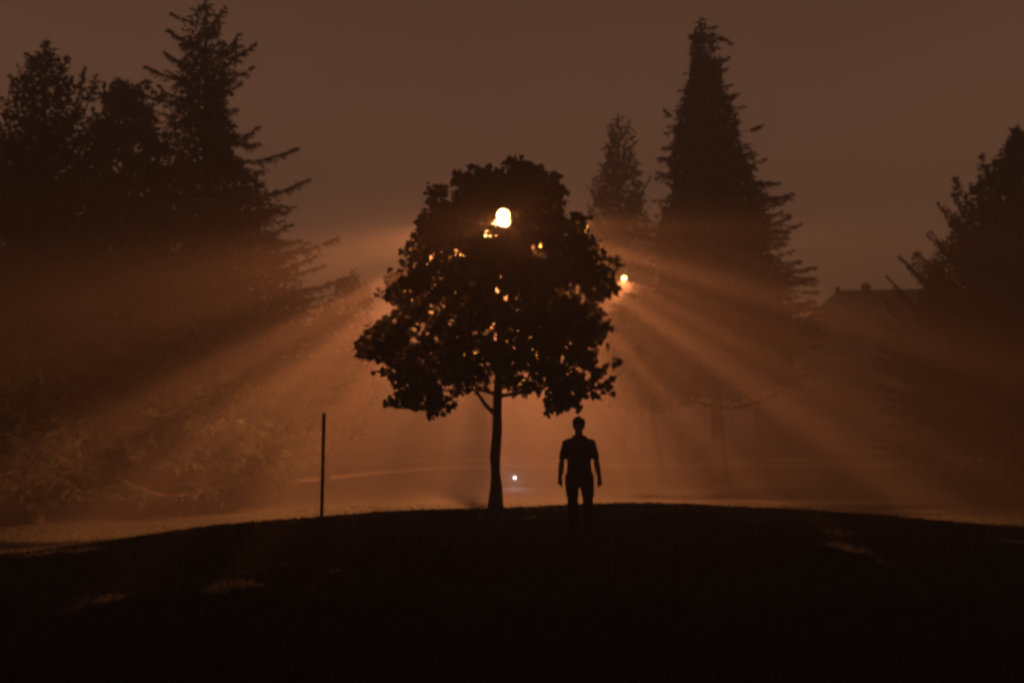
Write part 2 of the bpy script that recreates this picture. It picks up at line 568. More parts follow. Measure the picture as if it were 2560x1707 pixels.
def conifer(label, group, d, base_px, apex, rows, seed, n_bough, style='spruce', dens=1.0, tuft=0.16, trunk_r=0.22,
            skirt=None, special=(), fill=2500, cat='conifer', name='conifer', lo_z=None):
    rng = np.random.default_rng(seed)
    b2 = at(base_px, HORIZON, d)
    base = np.array([b2.x, d, gz(b2.x, d)])
    tp = at(apex[0], apex[1], d)
    top = np.array(tp)
    basey = HORIZON + (CAM_Z - base[2]) * F / d
    axis = line((base_px, basey), apex)
    prof = Profile(rows, d, axis)
    root = thing(name, label, cat, base, group)
    rel = lambda p: np.asarray(p, float) - base
    tb = Buf()
    tp_ = trunk_pts(rel(base) + np.array([0, 0, -0.15]), rel(top), 10, 0.02, seed)
    tt = np.linspace(0, 1, 10)
    rr = trunk_r * (1 - tt) ** 0.85 + 0.012
    rr[0] *= 1.35
    tb.tube(tp_, list(rr), 12)
    tb.build('trunk', M_BARK, root, smooth=True)
    bf = Buf()
    H = top[2] - base[2]
    z0 = lo_z if lo_z is not None else prof.z[0]
    zs = z0 + (top[2] - z0) * (1 - np.sqrt(rng.random(n_bough)) ** 1.0 * 0.985)
    az = (np.arange(n_bough) * 2.39996 + rng.normal(0, 0.25, n_bough))
    for z, a in zip(zs, az):
        ca, sa = math.cos(a), math.sin(a)
        # pull azimuths a little towards the picture plane so the outline is clothed
        R = prof.rad(z, ca) * rng.choice([rng.uniform(0.55, 0.85), rng.uniform(0.82, 1.0), rng.uniform(0.95, 1.06)])
        axp = base + (top - base) * (z - base[2]) / H
        tip = np.array([axp[0] + R * ca, axp[1] + R * sa, z])
        if style == 'spruce':
            za = z - rng.uniform(-0.12, 0.30) * R + 0.02
            sag = rng.uniform(0.0, 0.10)
            dr = 0.45
        elif style == 'fir':
            za = z + rng.uniform(-0.25, 0.25) * R
            sag = rng.uniform(0.0, 0.06)
            dr = 0.3
        else:                                   # shoots sweeping upwards
            up = float(np.clip((z - base[2]) / H * 2.2 - 0.25, 0.0, 1.0))
            za = z - up * (rng.uniform(0.7, 1.3) * min(R, 1.6) + 0.25) + (1 - up) * rng.uniform(0.0, 0.3) * R
            sag = rng.uniform(0.10, 0.22) * up
            dr = 0.35 - 0.9 * up
        za = min(max(za, base[2] + 0.3), top[2] - 0.05)
        ap = base + (top - base) * (za - base[2]) / H
        bough(bf, rng, rel(ap), rel(tip), sag, tuft, dens, 1, dr, 0.30 if style != 'up' else 0.20)
    # leader
    bough(bf, rng, rel(base + (top - base) * 0.93), rel(top + np.array([0, 0, 0.05])), 0, tuft * 0.8, 1.2, 1, 0.0, 0.12)
    # dead and inner twigs that close the heart of the crown
    if fill:
        fill = int(fill * 1.9)
        zf = z0 + (top[2] - z0) * (1 - np.sqrt(rng.random(fill)) * 0.97)
        af = rng.random(fill) * 2 * PI
        R = prof.rad(zf, np.cos(af)) * np.sqrt(rng.random(fill)) * 0.72
        ax = base[None] + (top - base)[None] * ((zf - base[2]) / H)[:, None]
        pos = np.c_[ax[:, 0] + R * np.cos(af), ax[:, 1] + R * np.sin(af), zf] - base
        nd = unit(rng.normal(size=(fill, 3)))
        wv = unit(np.cross(nd, rng.normal(size=(fill, 3))))
        ln = rng.uniform(0.13, 0.30, fill) * (tuft / 0.16)
        w = ln * 0.4
        bf.add(np.stack([pos - wv * w[:, None] * .5, pos + wv * w[:, None] * .5, pos + nd * ln[:, None]], 1).reshape(-1, 3),
               np.arange(3 * fill).reshape(-1, 3), 0)
    cr = bf.build('crown', [M_NEEDLE, M_BARK], root)
    cr['kind'] = 'stuff'
    # long boughs that stand clear of the crown
    for (bx, by, txp, typ, sag) in special:
        sb = Buf()
        p0 = np.array(at(bx, by, d)); p1 = np.array(at(txp, typ, d - rng.uniform(0, 0.6)))
        bough(sb, rng, rel(p0), rel(p1), sag, tuft * 0.95, 1.5 * dens, 1, 0.35, rng.uniform(0.17, 0.30))
        sb.build('bough', [M_NEEDLE, M_BARK], root)
    return root


def broadleaf(label, group, d, base_px, axis_top, rows, seed, n_clump, n_leaf, leaf, material, trunk_r=0.12, clump=(0.22, 0.42),
              shape='oval', limbs=(), fork=0.30, bark=None, name='broadleaf_tree', cat='tree', inner=0.35, depth_scale=1.0, tufts=(), bare=None, gap=None, lobes=0.0, thin=None, hollow=None, top_heavy=0.0, top_frac=0.93):
    rng = np.random.default_rng(seed)
    bark = bark or M_BARK
    b2 = at(base_px, HORIZON, d)
    base = np.array([b2.x, d, gz(b2.x, d)])
    top = np.array(at(axis_top[0], axis_top[1], d))
    basey = HORIZON + (CAM_Z - base[2]) * F / d
    axis = line((base_px, basey), axis_top)
    prof = Profile(rows, d, axis)
    root = thing(name, label, cat, base, group)
    H = top[2] - base[2]
    onax = lambda z: base + (top - base) * ((z - base[2]) / H)
    tb = Buf()
    tpp = trunk_pts(np.array([0, 0, -0.12]), (onax(base[2] + H * top_frac) - base), 11, 0.018, seed)
    t = np.linspace(0, 1, 11)
    rr = trunk_r * (1 - t) ** 0.7 * 1.0 + 0.012
    rr[0] *= 1.5; rr[1] *= 1.05
    tb.tube(tpp, list(rr), 14)
    tb.build('trunk', bark, root, smooth=True)
    # clumps
    zz = np.linspace(prof.z[0], prof.z[-1], 60)
    wgt = np.array([prof.rad(z, 1) + prof.rad(z, -1) for z in zz]) ** 1.35
    wgt *= 1 + top_heavy * (zz - zz[0]) / (zz[-1] - zz[0])
    cz = rng.choice(zz, n_clump, p=wgt / wgt.sum()) + rng.normal(0, 0.06, n_clump)
    ca = rng.random(n_clump) * 2 * PI
    fr = inner + (1 - inner) * np.sqrt(rng.random(n_clump))
    R = prof.rad(cz, np.cos(ca)) * fr
    cr = rng.uniform(clump[0], clump[1], n_clump)
    R = np.maximum(R * (1 + lobes * np.sin(cz * 6.3 + 2.0 * np.sin(2 * ca + seed)) * np.sin(3 * ca + 1.7 * cz)) - cr * 0.35, 0.02)
    ax = np.array([onax(z) for z in cz])
    C = np.c_[ax[:, 0] + R * np.cos(ca), ax[:, 1] + R * np.sin(ca) * depth_scale, cz]
    # tufts placed on the outline, or added to block lamp light
    if len(tufts):
        T = np.array([np.array(at(px, py, d + dd)) for (px, py, rpx, dd) in tufts])
        tr = np.array([rpx * d / F for (_, _, rpx, _) in tufts])
        C = np.vstack([C, T]); cr = np.r_[cr, tr]
    if hollow:
        n0 = n_clump
        rr_ = np.hypot(C[:n0, 0] - base[0], C[:n0, 1] - base[1])
        out = (C[:n0, 2] < base[2] + hollow[0]) & (rr_ < hollow[1])
        keep = np.r_[~out, np.ones(len(C) - n0, bool)]
        C, cr = C[keep], cr[keep]
    if thin is not None:
        keep = thin(C, rng)
        C, cr = C[keep], cr[keep]
    if bare is not None:
        keep = np.array([not bare(q, base) for q in C])
        C, cr = C[keep], cr[keep]
    # limbs: each a mesh of its own
    roots, tips = [], []
    nl = 9
    for i in range(nl):
        f = fork + (0.88 - fork) * (i / (nl - 1))
        z = base[2] + H * f
        a = i * 2.39996 + seed
        zt = min(z + H * 0.16, top[2] - 0.2)
        Rr = prof.rad(zt, math.cos(a)) * 0.72
        q = onax(zt)
        tip = np.array([q[0] + Rr * math.cos(a), q[1] + Rr * math.sin(a) * depth_scale, zt])
        p = onax(z)
        if gap and clear_of_lens(p, tip):
            continue
        lb = Buf()
        mid = 0.5 * (p + tip) + np.array([0, 0, 0.05 * np.linalg.norm(tip - p)])
        k = max(1 - f, 0.15)
        pl = [p - base, 0.55 * (p - base) + 0.45 * (mid - base) + np.array([0, 0, -.03]), mid - base, tip - base]
        lb.tube(pl, [trunk_r * 0.5 * k + .012, trunk_r * 0.38 * k + .010, trunk_r * 0.26 * k + .008, 0.008], 7)
        lb.build('limb', bark, root, smooth=True)
        roots.append(p); tips += [tip, mid]
    for pts in limbs:                            # limbs seen in the photograph
        q = [np.array(at(px, py, d + dd)) - base for (px, py, dd) in pts]
        lb = Buf()
        r0 = trunk_r * 0.42
        lb.tube(q, [r0 * (1 - 0.75 * i / (len(q) - 1)) for i in range(len(q))], 8)
        lb.build('limb', bark, root, smooth=True)
        tips.append(q[-1] + base)
    # twigs from limb ends to clumps
    A = np.array(tips + [onax(base[2] + H * f) for f in np.linspace(fork, 0.9, 8)])
    tw = Buf()
    for c in C:
        i = int(np.argmin(np.linalg.norm(A - c, axis=1)))
        if gap and clear_of_lens(A[i], c):
            continue
        tw.tube([A[i] - base, 0.5 * (A[i] + c) - base + np.array([0, 0, 0.04]), c - base], [0.012, 0.009, 0.004], 4, cap=False)
    to = tw.build('twigs', bark, root)
    to['kind'] = 'stuff'
    # leaves
    lf = Buf()
    idx = rng.choice(len(C), n_leaf, p=(cr ** 2) / (cr ** 2).sum())
    off = unit(rng.normal(size=(n_leaf, 3))) * (rng.random(n_leaf) ** 0.45)[:, None] * cr[idx][:, None]
    off[:, 2] *= 0.72
    leaves(lf, C[idx] + off, leaf, rng, shape, gap=gap, origin=base)
    lo = lf.build('crown', [material], root)
    lo['kind'] = 'stuff'
    return root


# ------------------------------------------------------------------ street lamps
def street_lamp(label, d, lens_px, pole_px, lens_r, lens_mat, down_w, bare_w, group, reach=1.3):
    hp = np.array(at(lens_px[0], lens_px[1], d))
    pp = at(pole_px, HORIZON, d + reach)
    base = np.array([pp.x, d + reach, gz(pp.x, d + reach)])
    root = thing('street_lamp', label, 'street lamp', base, group)
    rel = lambda p: np.asarray(p, float) - base
    top_z = hp[2] + 0.28 - base[2]
    b = Buf()
    b.tube([(0, 0, -0.2), (0, 0, 1.2), (0, 0, top_z * 0.6), (0, 0, top_z)], [0.085, 0.08, 0.065, 0.05], 12)
    b.build('pole', M_POST, root, smooth=True)
    b = Buf()
    b.tube([(0, 0, -0.05), (0, 0, 0.06)], [0.17, 0.16], 12)
    b.build('base_plate', M_POST, root)
    e = rel(hp)
    b = Buf()
    b.tube([(0, 0, top_z - 0.08), (e[0] * 0.3, e[1] * 0.3, top_z + 0.10), (e[0] * 0.65, e[1] * 0.65, top_z + 0.12), (e[0], e[1] + 0.22, e[2] + 0.23)],
           [0.035, 0.032, 0.03, 0.03], 8)
    b.build('arm', M_POST, root, smooth=True)
    # hood: a shallow cobra-head shell above the drop lens
    b = Buf()
    c = e + np.array([0, 0.05, lens_r * 0.92])
    b.loft([((c[0], c[1], c[2] + 0.00), lens_r * 1.08, lens_r * 1.5), ((c[0], c[1], c[2] + 0.06), lens_r * 1.12, lens_r * 1.55),
            ((c[0], c[1] + .02, c[2] + 0.13), lens_r * 0.85, lens_r * 1.3), ((c[0], c[1] + .04, c[2] + 0.17), lens_r * 0.35, lens_r * 0.7)])
    b.build('hood', M_HOOD, root, smooth=True)
    b = Buf()
    b.ball(e, (lens_r, lens_r, lens_r * 0.96), seg=24, rings=14)
    b.build('lens', lens_mat, root, smooth=True)
    lz = hp + np.array([0, lens_r + 0.12, -0.05])       # light moved behind the lens ball, so the ball blocks it towards the lawn
    if down_w:
        ld = bpy.data.lights.new('lamp_light', 'POINT')
        ld.energy = down_w
        ld.color = LAMP_COLOR
        ld.shadow_soft_size = 0.055
        ld.use_nodes = True
        nt = ld.node_tree
        em = nt.nodes['Emission']
        ge = nt.nodes.new('ShaderNodeNewGeometry')
        sp = nt.nodes.new('ShaderNodeSeparateXYZ')
        nt.links.new(ge.outputs['Incoming'], sp.inputs[0])
        ac = nt.nodes.new('ShaderNodeMath'); ac.operation = 'ARCCOSINE'
        ng = nt.nodes.new('ShaderNodeMath'); ng.operation = 'MULTIPLY'; ng.inputs[1].default_value = LAMP_SIGN
        nt.links.new(sp.outputs['Z'], ng.inputs[0])
        nt.links.new(ng.outputs[0], ac.inputs[0])
        dv = nt.nodes.new('ShaderNodeMath'); dv.operation = 'DIVIDE'; dv.inputs[1].default_value = PI
        nt.links.new(ac.outputs[0], dv.inputs[0])
        def ramp(curve):
            cr = nt.nodes.new('ShaderNodeValToRGB')
            cr.color_ramp.interpolation = 'EASE'
            els = cr.color_ramp.elements
            while len(els) < len(curve):
                els.new(0.5)
            for e_, (dg_, st_) in zip(els, curve):
                e_.position = dg_ / 180.0
                e_.color = (st_, st_, st_, 1)
            nt.links.new(dv.outputs[0], cr.inputs[0])
            return cr.outputs[0]

        def math_node(op, a_, b_):
            n_ = nt.nodes.new('ShaderNodeMath'); n_.operation = op
            for k_, q_ in enumerate((a_, b_)):
                if hasattr(q_, 'is_linked'):
                    nt.links.new(q_, n_.inputs[k_])
                else:
                    n_.inputs[k_].default_value = q_
            return n_.outputs[0]
        x2 = math_node('POWER', math_node('ABSOLUTE', sp.outputs['X'], 0.0), 2.0)
        y2 = math_node('POWER', math_node('ABSOLUTE', sp.outputs['Y'], 0.0), 2.0)
        lat = math_node('POWER', math_node('DIVIDE', x2, math_node('ADD', math_node('ADD', x2, y2), 1e-5)), 4.0)
        tot = math_node('ADD', ramp(LAMP_CURVE), math_node('MULTIPLY', ramp(LAMP_SIDE), lat))
        nt.links.new(tot, em.inputs['Strength'])
        lo = bpy.data.objects.new('lamp_light', ld)
        COL.objects.link(lo)
        lo.location = lz - base
        lo.parent = root
    if bare_w:
        ld = bpy.data.lights.new('lamp_glow', 'POINT')
        ld.energy = bare_w
        ld.color = (1.0, 0.42, 0.12)
        ld.shadow_soft_size = 0.10
        lo = bpy.data.objects.new('lamp_glow', ld)
        COL.objects.link(lo)
        lo.location = lz - base
        lo.parent = root
    return root


LAMP_D = 20.3
street_lamp('street lamp shining through the top of the young maple', LAMP_D, (1258, 538), 1239, 0.132, M_LENS, LAMP_W, 0, 'lit street lamps')
street_lamp('smaller street lamp glowing at the right edge of the maple crown', 43.0, (1560, 695), 1607, 0.12, M_LENS_FAR, LAMP_W * 0.035, 0, 'lit street lamps')

# ------------------------------------------------------------------ trees
# the young maple in front of the lamp
MAPLE_ROWS = [(436, 1215, 1350), (446, 1165, 1385), (464, 1135, 1392), (490, 1118, 1406), (520, 1072, 1416), (570, 1048, 1425), (610, 1030, 1462), (650, 1018, 1478),
              (690, 965, 1520), (740, 955, 1512), (790, 952, 1512), (850, 915, 1530), (900, 930, 1545), (950, 948, 1530), (985, 965, 1490), (1015, 1000, 1455)]
TUFT = [(1166, 416, 16, 0), (1180, 404, 14, 0), (1252, 404, 14, .1), (1308, 398, 14, 0), (1383, 418, 22, 0), (1392, 452, 20, .2), (1112, 474, 16, 0), (1030, 602, 16, 0), (1404, 500, 18, 0), (1424, 560, 20, 0), (1010, 655, 18, 0), (940, 860, 18, 0), (1448, 590, 20, .1),
        (1178, 425, 26, 0), (1250, 418, 22, 0), (1306, 412, 20, 0), (1345, 425, 40, 0), (1370, 450, 40, 0), (1140, 450, 22, 0), (1085, 505, 26, .2), (1055, 560, 24, 0), (1075, 530, 30, 0),
        (1020, 622, 20, 0), (1045, 640, 28, .2), (1455, 545, 26, 0), (1470, 600, 30, 0), (1440, 640, 36, 0), (975, 680, 22, 0), (990, 700, 30, 0), (1520, 690, 40, 0), (1545, 710, 32, 0), (1500, 700, 36, .3),
        (1480, 690, 30, -.3), (965, 740, 22, 0), (905, 850, 18, 0), (930, 865, 28, 0), (960, 860, 32, 0), (990, 850, 30, .2), (955, 930, 24, 0), (985, 915, 26, .1), (1020, 920, 30, 0), (975, 1000, 18, 0), (995, 990, 18, 0), (1000, 960, 20, 0),
        (1080, 1010, 20, 0), (1076, 1032, 14, 0), (1100, 985, 22, 0), (1110, 960, 24, 0), (1050, 965, 22, 0), (1400, 985, 26, 0), (1425, 1005, 22, 0), (1442, 1018, 15, 0), (1380, 965, 26, 0), (1510, 960, 22, 0), (1520, 975, 16, 0),
        (1490, 930, 30, 0), (1460, 905, 34, 0), (1530, 905, 22, 0), (1500, 840, 30, 0), (1270, 985, 20, .2), (1285, 960, 24, 0), (1180, 970, 24, 0), (1160, 990, 14, 0),
        (1195, 440, 30, 0), (1290, 440, 34, 0), (1330, 470, 44, 0), (1370, 500, 44, .2), (1390, 540, 40, 0)]

TUFT = [(a_, b_ + (20 if b_ < 462 else 0), c_, d_) for (a_, b_, c_, d_) in TUFT]
_r = np.random.default_rng(77)
for _y in range(452, 720, 42):  # tufts added over the upper crown against light leaking through
    _w = np.interp(_y, [425, 480, 600, 720], [90, 140, 200, 230])
    for _x in np.arange(1258 - _w, 1258 + _w, 48):
        _px, _py = _x + _r.normal(0, 12), _y + _r.normal(0, 12)
        if math.hypot(_px - 1258, _py - 538) > 48:
            TUFT.append((_px, _py, _r.uniform(24, 36), _r.uniform(-1.0, 0.5)))

for _k in range(24):                                  # boughs added between the lamp and the lawn to hold back light
    _x, _y = _r.uniform(1120, 1400), _r.uniform(560, 690)
    TUFT.append((_x, _y, _r.uniform(22, 34), _r.uniform(-1.5, 0.2)))
for _k in range(26):  # ring of tufts added round the lens to close light leaks
    _a, _q = _r.uniform(0, 2 * PI), _r.uniform(46, 92)
    TUFT.append((1258 + _q * math.cos(_a), 545 + _q * math.sin(_a), _r.uniform(20, 27), _r.uniform(-1.2, 0.1)))

for _k in range(16):                                  # dense bough on the right, thrown as a dark streak into the fog
    TUFT.append((_r.uniform(1465, 1555), _r.uniform(655, 745), _r.uniform(22, 32), _r.uniform(0.0, 1.5)))
for _k in range(12):                                  # and its lower counterpart on the left
    TUFT.append((_r.uniform(905, 990), _r.uniform(835, 895), _r.uniform(20, 28), _r.uniform(0.0, 1.4)))


LAMP_POS = np.array(at(1258, 538, LAMP_D))
for _k in range(24):                                  # unseen boughs added beside and behind the lamp to comb its light into rays
    _sd = 1 if _k % 2 else -1
    _az, _el = _sd * _r.uniform(0.85, 2.7), _r.uniform(-0.95, -0.16)
    _d = np.array([math.sin(_az) * math.cos(_el), -math.cos(_az) * math.cos(_el), math.sin(_el)])
    _p = LAMP_POS + _d * _r.uniform(1.0, 2.1)
    TUFT.append((1280 + _p[0] * F / _p[1], HORIZON - (_p[2] - CAM_Z) * F / _p[1], _r.uniform(18, 30), _p[1] - 19.0))
for _k in range(20):                                  # front of the crown, over the stem
    TUFT.append((_r.uniform(1160, 1350), _r.uniform(600, 860), _r.uniform(16, 25), _r.uniform(-1.8, -0.5)))
for _k in range(15):
    TUFT.append((_r.uniform(1185, 1335), _r.uniform(845, 945), _r.uniform(15, 23), _r.uniform(-1.3, 0.9)))
for _k in range(18):                                  # low side boughs added to shade the ground behind the crest
    _sd = 1 if _k % 2 else -1
    _az, _el = _sd * _r.uniform(1.25, 1.9), _r.uniform(-0.68, -0.46)
    _d = np.array([math.sin(_az) * math.cos(_el), -math.cos(_az) * math.cos(_el), math.sin(_el)])
    _p = LAMP_POS + _d * _r.uniform(1.3, 2.1)
    TUFT.append((1280 + _p[0] * F / _p[1], HORIZON - (_p[2] - CAM_Z) * F / _p[1], _r.uniform(18, 26), _p[1] - 19.0))
_q = np.random.default_rng(5)
for _k in range(20):                                  # right shoulder of the crown, thickened to shade the fog beyond
    TUFT.append((_q.uniform(1395, 1468), _q.uniform(548, 650), _q.uniform(18, 26), _q.uniform(0.5, 1.6)))
for _k in range(8):                                   # left shoulder, thickened in the same way to block light
    TUFT.append((_q.uniform(1035, 1095), _q.uniform(600, 665), _q.uniform(18, 26), _q.uniform(0.5, 1.5)))
for _k in range(14):  # tufts added to plug lamp light falling on the near crest
    TUFT.append((_r.uniform(1140, 1235), _r.uniform(720, 905), _r.uniform(16, 24), _r.uniform(-0.6, 0.2)))
for _k in range(7):  # tufts added to keep lamp light off the left of the lawn
    TUFT.append((_r.uniform(1035, 1095), _r.uniform(655, 725), _r.uniform(18, 26), _r.uniform(-1.6, -0.9)))
for _k in range(8):  # tufts added to close the hole behind a lit patch of lawn
    TUFT.append((_r.uniform(1255, 1305), _r.uniform(612, 668), _r.uniform(18, 25), _r.uniform(-0.7, -0.1)))
for _k in range(64):                                  # boughs added close round the lamp to block light on the lawn side
    _az, _el = _r.uniform(-1.25, 1.25), _r.uniform(-0.52, 0.80)
    _d = np.array([math.sin(_az) * math.cos(_el), -math.cos(_az) * math.cos(_el), math.sin(_el)])
    _p = LAMP_POS + _d * _r.uniform(0.62, 1.15)
    _px, _py = 1280 + _p[0] * F / _p[1], HORIZON - (_p[2] - CAM_Z) * F / _p[1]
    if _py > 445 and math.hypot(_px - 1258, _py - 538) > 40:
        TUFT.append((_px, _py, _r.uniform(20, 26), _p[1] - 19.0))


def maple_bare(q, base):
    """clear stem under the crown"""
    # pixel of q
    py = HORIZON - (q[2] - CAM_Z) * F / q[1]
    px = 1280 + q[0] * F / q[1]
    if py > 955 and 1195 < px < 1262:
        return True
    if py > 975 and 1125 < px < 1375:
        return True
    return False


def clear_of_lens(a, b):
    """does a twig from a to b cross the lamp head or the sight of it?"""
    t = np.linspace(0, 1, 24)[:, None]
    q = a[None] * (1 - t) + b[None] * t
    px = 1280 + q[:, 0] * F / q[:, 1]
    py = HORIZON - (q[:, 2] - CAM_Z) * F / q[:, 1]
    return bool((np.hypot(px - 1258, py - 538) < 24).any())


def maple_thin(C, rng):
    """thins the lower crown to let lamp light through onto the fog"""
    D = C - LAMP_POS
    r = np.linalg.norm(D, axis=1)
    el = np.degrees(np.arcsin(D[:, 2] / r))
    az = np.degrees(np.arctan2(D[:, 0], -D[:, 1]))
    inside = (el < -43) & (el > -72) & (np.abs(az) < 58)
    u = rng.random(len(C))
    return ~inside | ((r > 1.8) & (u < 0.97)) | (u < 0.85)


def maple_gap(V):
    """V (n, k, 3): leaves that would cover the lens, or grow into the lamp head"""
    Q = np.concatenate([V, V.mean(1, keepdims=True)], 1)
    px = 1280 + Q[..., 0] * F / Q[..., 1]
    py = HORIZON - (Q[..., 2] - CAM_Z) * F / Q[..., 1]
    cover = (np.hypot(px - 1258, py - 538) < 18).any(1)
    cover |= (np.hypot(px - 1560, py - 695) < 15).any(1)
    near = (np.linalg.norm(Q - LAMP_POS, axis=2) < 0.40).any(1)
    return cover | near


broadleaf('young rounded maple with clear stem, standing in front of the lit lamp', None, 19.0, 1238, (1262, 398), MAPLE_ROWS, 21, 520, 18000, 0.140, M_MAPLE,
          trunk_r=0.105, clump=(0.14, 0.34), shape='maple', bark=M_BARK_YOUNG, name='maple_tree', cat='tree', fork=0.42,
          limbs=([(1234, 1032, 0), (1212, 1010, -.1), (1196, 985, -.2), (1188, 962, -.3), (1150, 940, -.4)],
                 [(1250, 990, 0), (1285, 984, -.1), (1330, 976, -.2), (1390, 960, -.2)],
                 [(1240, 985, 0), (1205, 975, .2), (1150, 975, .3), (1090, 975, .3)],
                 [(1244, 860, 0), (1262, 780, .1), (1290, 700, .1)]),
          tufts=TUFT, bare=maple_bare, gap=maple_gap, lobes=0.09, thin=maple_thin, hollow=(3.8, 0.8), top_frac=0.78, top_heavy=0.9, inner=0.12)

# tall ragged spruce left of the maple
SPRUCE_L = [(2, 508, 522), (35, 470, 545), (60, 445, 560), (95, 432, 570), (130, 440, 628), (170, 425, 622), (200, 410, 598), (230, 405, 600), (280, 400, 572), (330, 385, 625), (370, 330, 600), (420, 300, 650),
            (460, 290, 740), (520, 280, 728), (560, 280, 715), (600, 270, 770), (650, 260, 815), (720, 250, 850), (800, 240, 872), (900, 230, 890), (1000, 220, 885), (1080, 230, 870), (1150, 240, 850), (1205, 270, 810)]
conifer('tallest ragged spruce on the left, its tip touching the top of the photo', 'conifers around the lawn', 29.0, 528, (515, -6), SPRUCE_L, 3, 400, 'spruce', 1.2, 0.17, 0.26,
        special=[(530, 150, 600, 84, 0.10), (525, 200, 632, 168, 0.12), (525, 235, 604, 206, 0.12), (530, 300, 592, 272, 0.10), (505, 165, 412, 132, 0.10), (505, 205, 418, 178, 0.10), (500, 265, 352, 232, 0.06), (505, 125, 424, 74, 0.10), (540, 520, 700, 520, 0.06), (560, 600, 730, 560, 0.08), (600, 690, 790, 640, 0.06), (560, 350, 650, 360, 0.06), (560, 410, 742, 372, 0.05), (560, 350, 646, 318, 0.10), (600, 500, 772, 448, 0.05), (640, 650, 846, 594, 0.04), (530, 150, 642, 108, 0.12), (500, 215, 364, 168, 0.03), (520, 90, 563, 18, 0.10), (500, 60, 430, 34, 0.06), (500, 110, 420, 78, 0.05), (640, 740, 880, 690, 0.05)], fill=12000)

# upright dense tree at the left edge
UP_L = [(112, 105, 122), (140, 70, 172), (165, 55, 178), (195, 20, 216), (230, 0, 240), (280, -30, 255), (350, -60, 262), (450, -90, 270), (600, -120, 290), (760, -140, 320), (950, -130, 330), (1120, -120, 320), (1230, -110, 310), (1275, -80, 290)]
conifer('dense dark tree with upright shoots at the left edge', 'conifers around the lawn', 27.0, 100, (115, 106), UP_L, 7, 620, 'up', 1.25, 0.17, 0.2, fill=14000, cat='tree', name='upright_tree',
        special=[(110, 190, 116, 108, 0.0), (90, 210, 70, 132, 0.08), (140, 220, 168, 142, 0.08), (190, 260, 212, 172, 0.06), (60, 240, 25, 188, 0.08), (215, 270, 240, 190, 0.06)])

# broadleaf between them
broadleaf('broadleaf tree with sky gaps squeezed between the two left conifers', None, 33.0, 320, (310, 205), [(205, 290, 325), (225, 258, 350), (260, 240, 380), (320, 230, 400), (420, 220, 420), (560, 215, 440), (750, 215, 450), (950, 240, 430), (1060, 290, 380)],
          31, 380, 15000, 0.20, M_BROAD, 0.16, (0.28, 0.55), name='broadleaf_tree', fork=0.25,
          tufts=[(290, 215, 22, 0), (345, 225, 22, 0), (320, 235, 26, 0), (262, 240, 20, 0), (370, 215, 26, 0), (395, 240, 30, 0)])

# small lit tree just left of the maple, behind
broadleaf('small feathery tree catching lamp light behind the left spruce and maple', None, 37.0, 820, (880, 660), [(662, 889, 897), (690, 868, 905), (705, 845, 925), (740, 830, 925), (800, 780, 945), (870, 740, 955), (950, 720, 950), (1030, 700, 930), (1100, 720, 900)],
          41, 240, 9000, 0.15, M_BROAD, 0.10, (0.22, 0.45), name='feathery_tree', fork=0.2, tufts=[(893, 690, 12, 0), (894, 672, 6, 0), (885, 720, 22, 0), (860, 715, 18, 0), (910, 730, 16, 0)])

# tall dense spruce right of the maple
SPRUCE_R = [(52, 1745, 1757), (80, 1722, 1790), (100, 1725, 1815), (130, 1728, 1825), (165, 1712, 1826), (200, 1712, 1832), (240, 1690, 1848), (275, 1668, 1862), (310, 1664, 1880), (350, 1650, 1886), (390, 1635, 1895), (420, 1635, 1915),
            (455, 1645, 1938), (490, 1640, 1978), (530, 1610, 1965), (570, 1585, 1992), (600, 1590, 1970), (640, 1600, 1975), (670, 1600, 2038), (720, 1590, 2040), (780, 1535, 2055), (850, 1530, 2060), (910, 1532, 2050), (960, 1550, 2030), (990, 1580, 2000)]
conifer('tall dense conifer with a clear trunk right of the maple', 'conifers around the lawn', 35.0, 1798, (1752, 48), SPRUCE_R, 11, 520, 'fir', 1.0, 0.20, 0.24, fill=12000,
        special=[(1758, 100, 1722, 92, -0.14), (1760, 105, 1830, 112, -0.22), (1756, 90, 1790, 68, -0.10), (1900, 500, 1984, 488, 0.03), (1900, 590, 2000, 560, 0.04), (1920, 690, 2042, 668, 0.0), (1680, 600, 1560, 580, 0.02), (1700, 300, 1660, 274, 0.05), (1850, 330, 1908, 312, 0.06)])

# shorter conifer between the maple and that one, further off
CON_M = [(292, 1535, 1548), (310, 1520, 1590), (345, 1500, 1604), (370, 1494, 1606), (400, 1490, 1612), (440, 1470, 1625), (480, 1455, 1640), (540, 1450, 1650), (620, 1440, 1660), (720, 1430, 1670), (850, 1430, 1680), (960, 1450, 1660)]
conifer('shorter conifer fading into the glow between maple and tall conifer', 'conifers around the lawn', 49.0, 1552, (1545, 288), CON_M, 13, 210, 'up', 0.9, 0.26, 0.22, fill=4000)

# small broadleaf under the tall conifer
broadleaf('low broadleaf tree with lamp-lit leaves right behind the maple crown', None, 37.0, 1650, (1600, 730), [(735, 1560, 1610), (770, 1520, 1660), (830, 1480, 1710), (900, 1470, 1740), (960, 1480, 1745), (1000, 1510, 1720), (1015, 1550, 1650)],
          51, 220, 8200, 0.19, M_BROAD, 0.14, (0.25, 0.50), name='broadleaf_tree', fork=0.35)

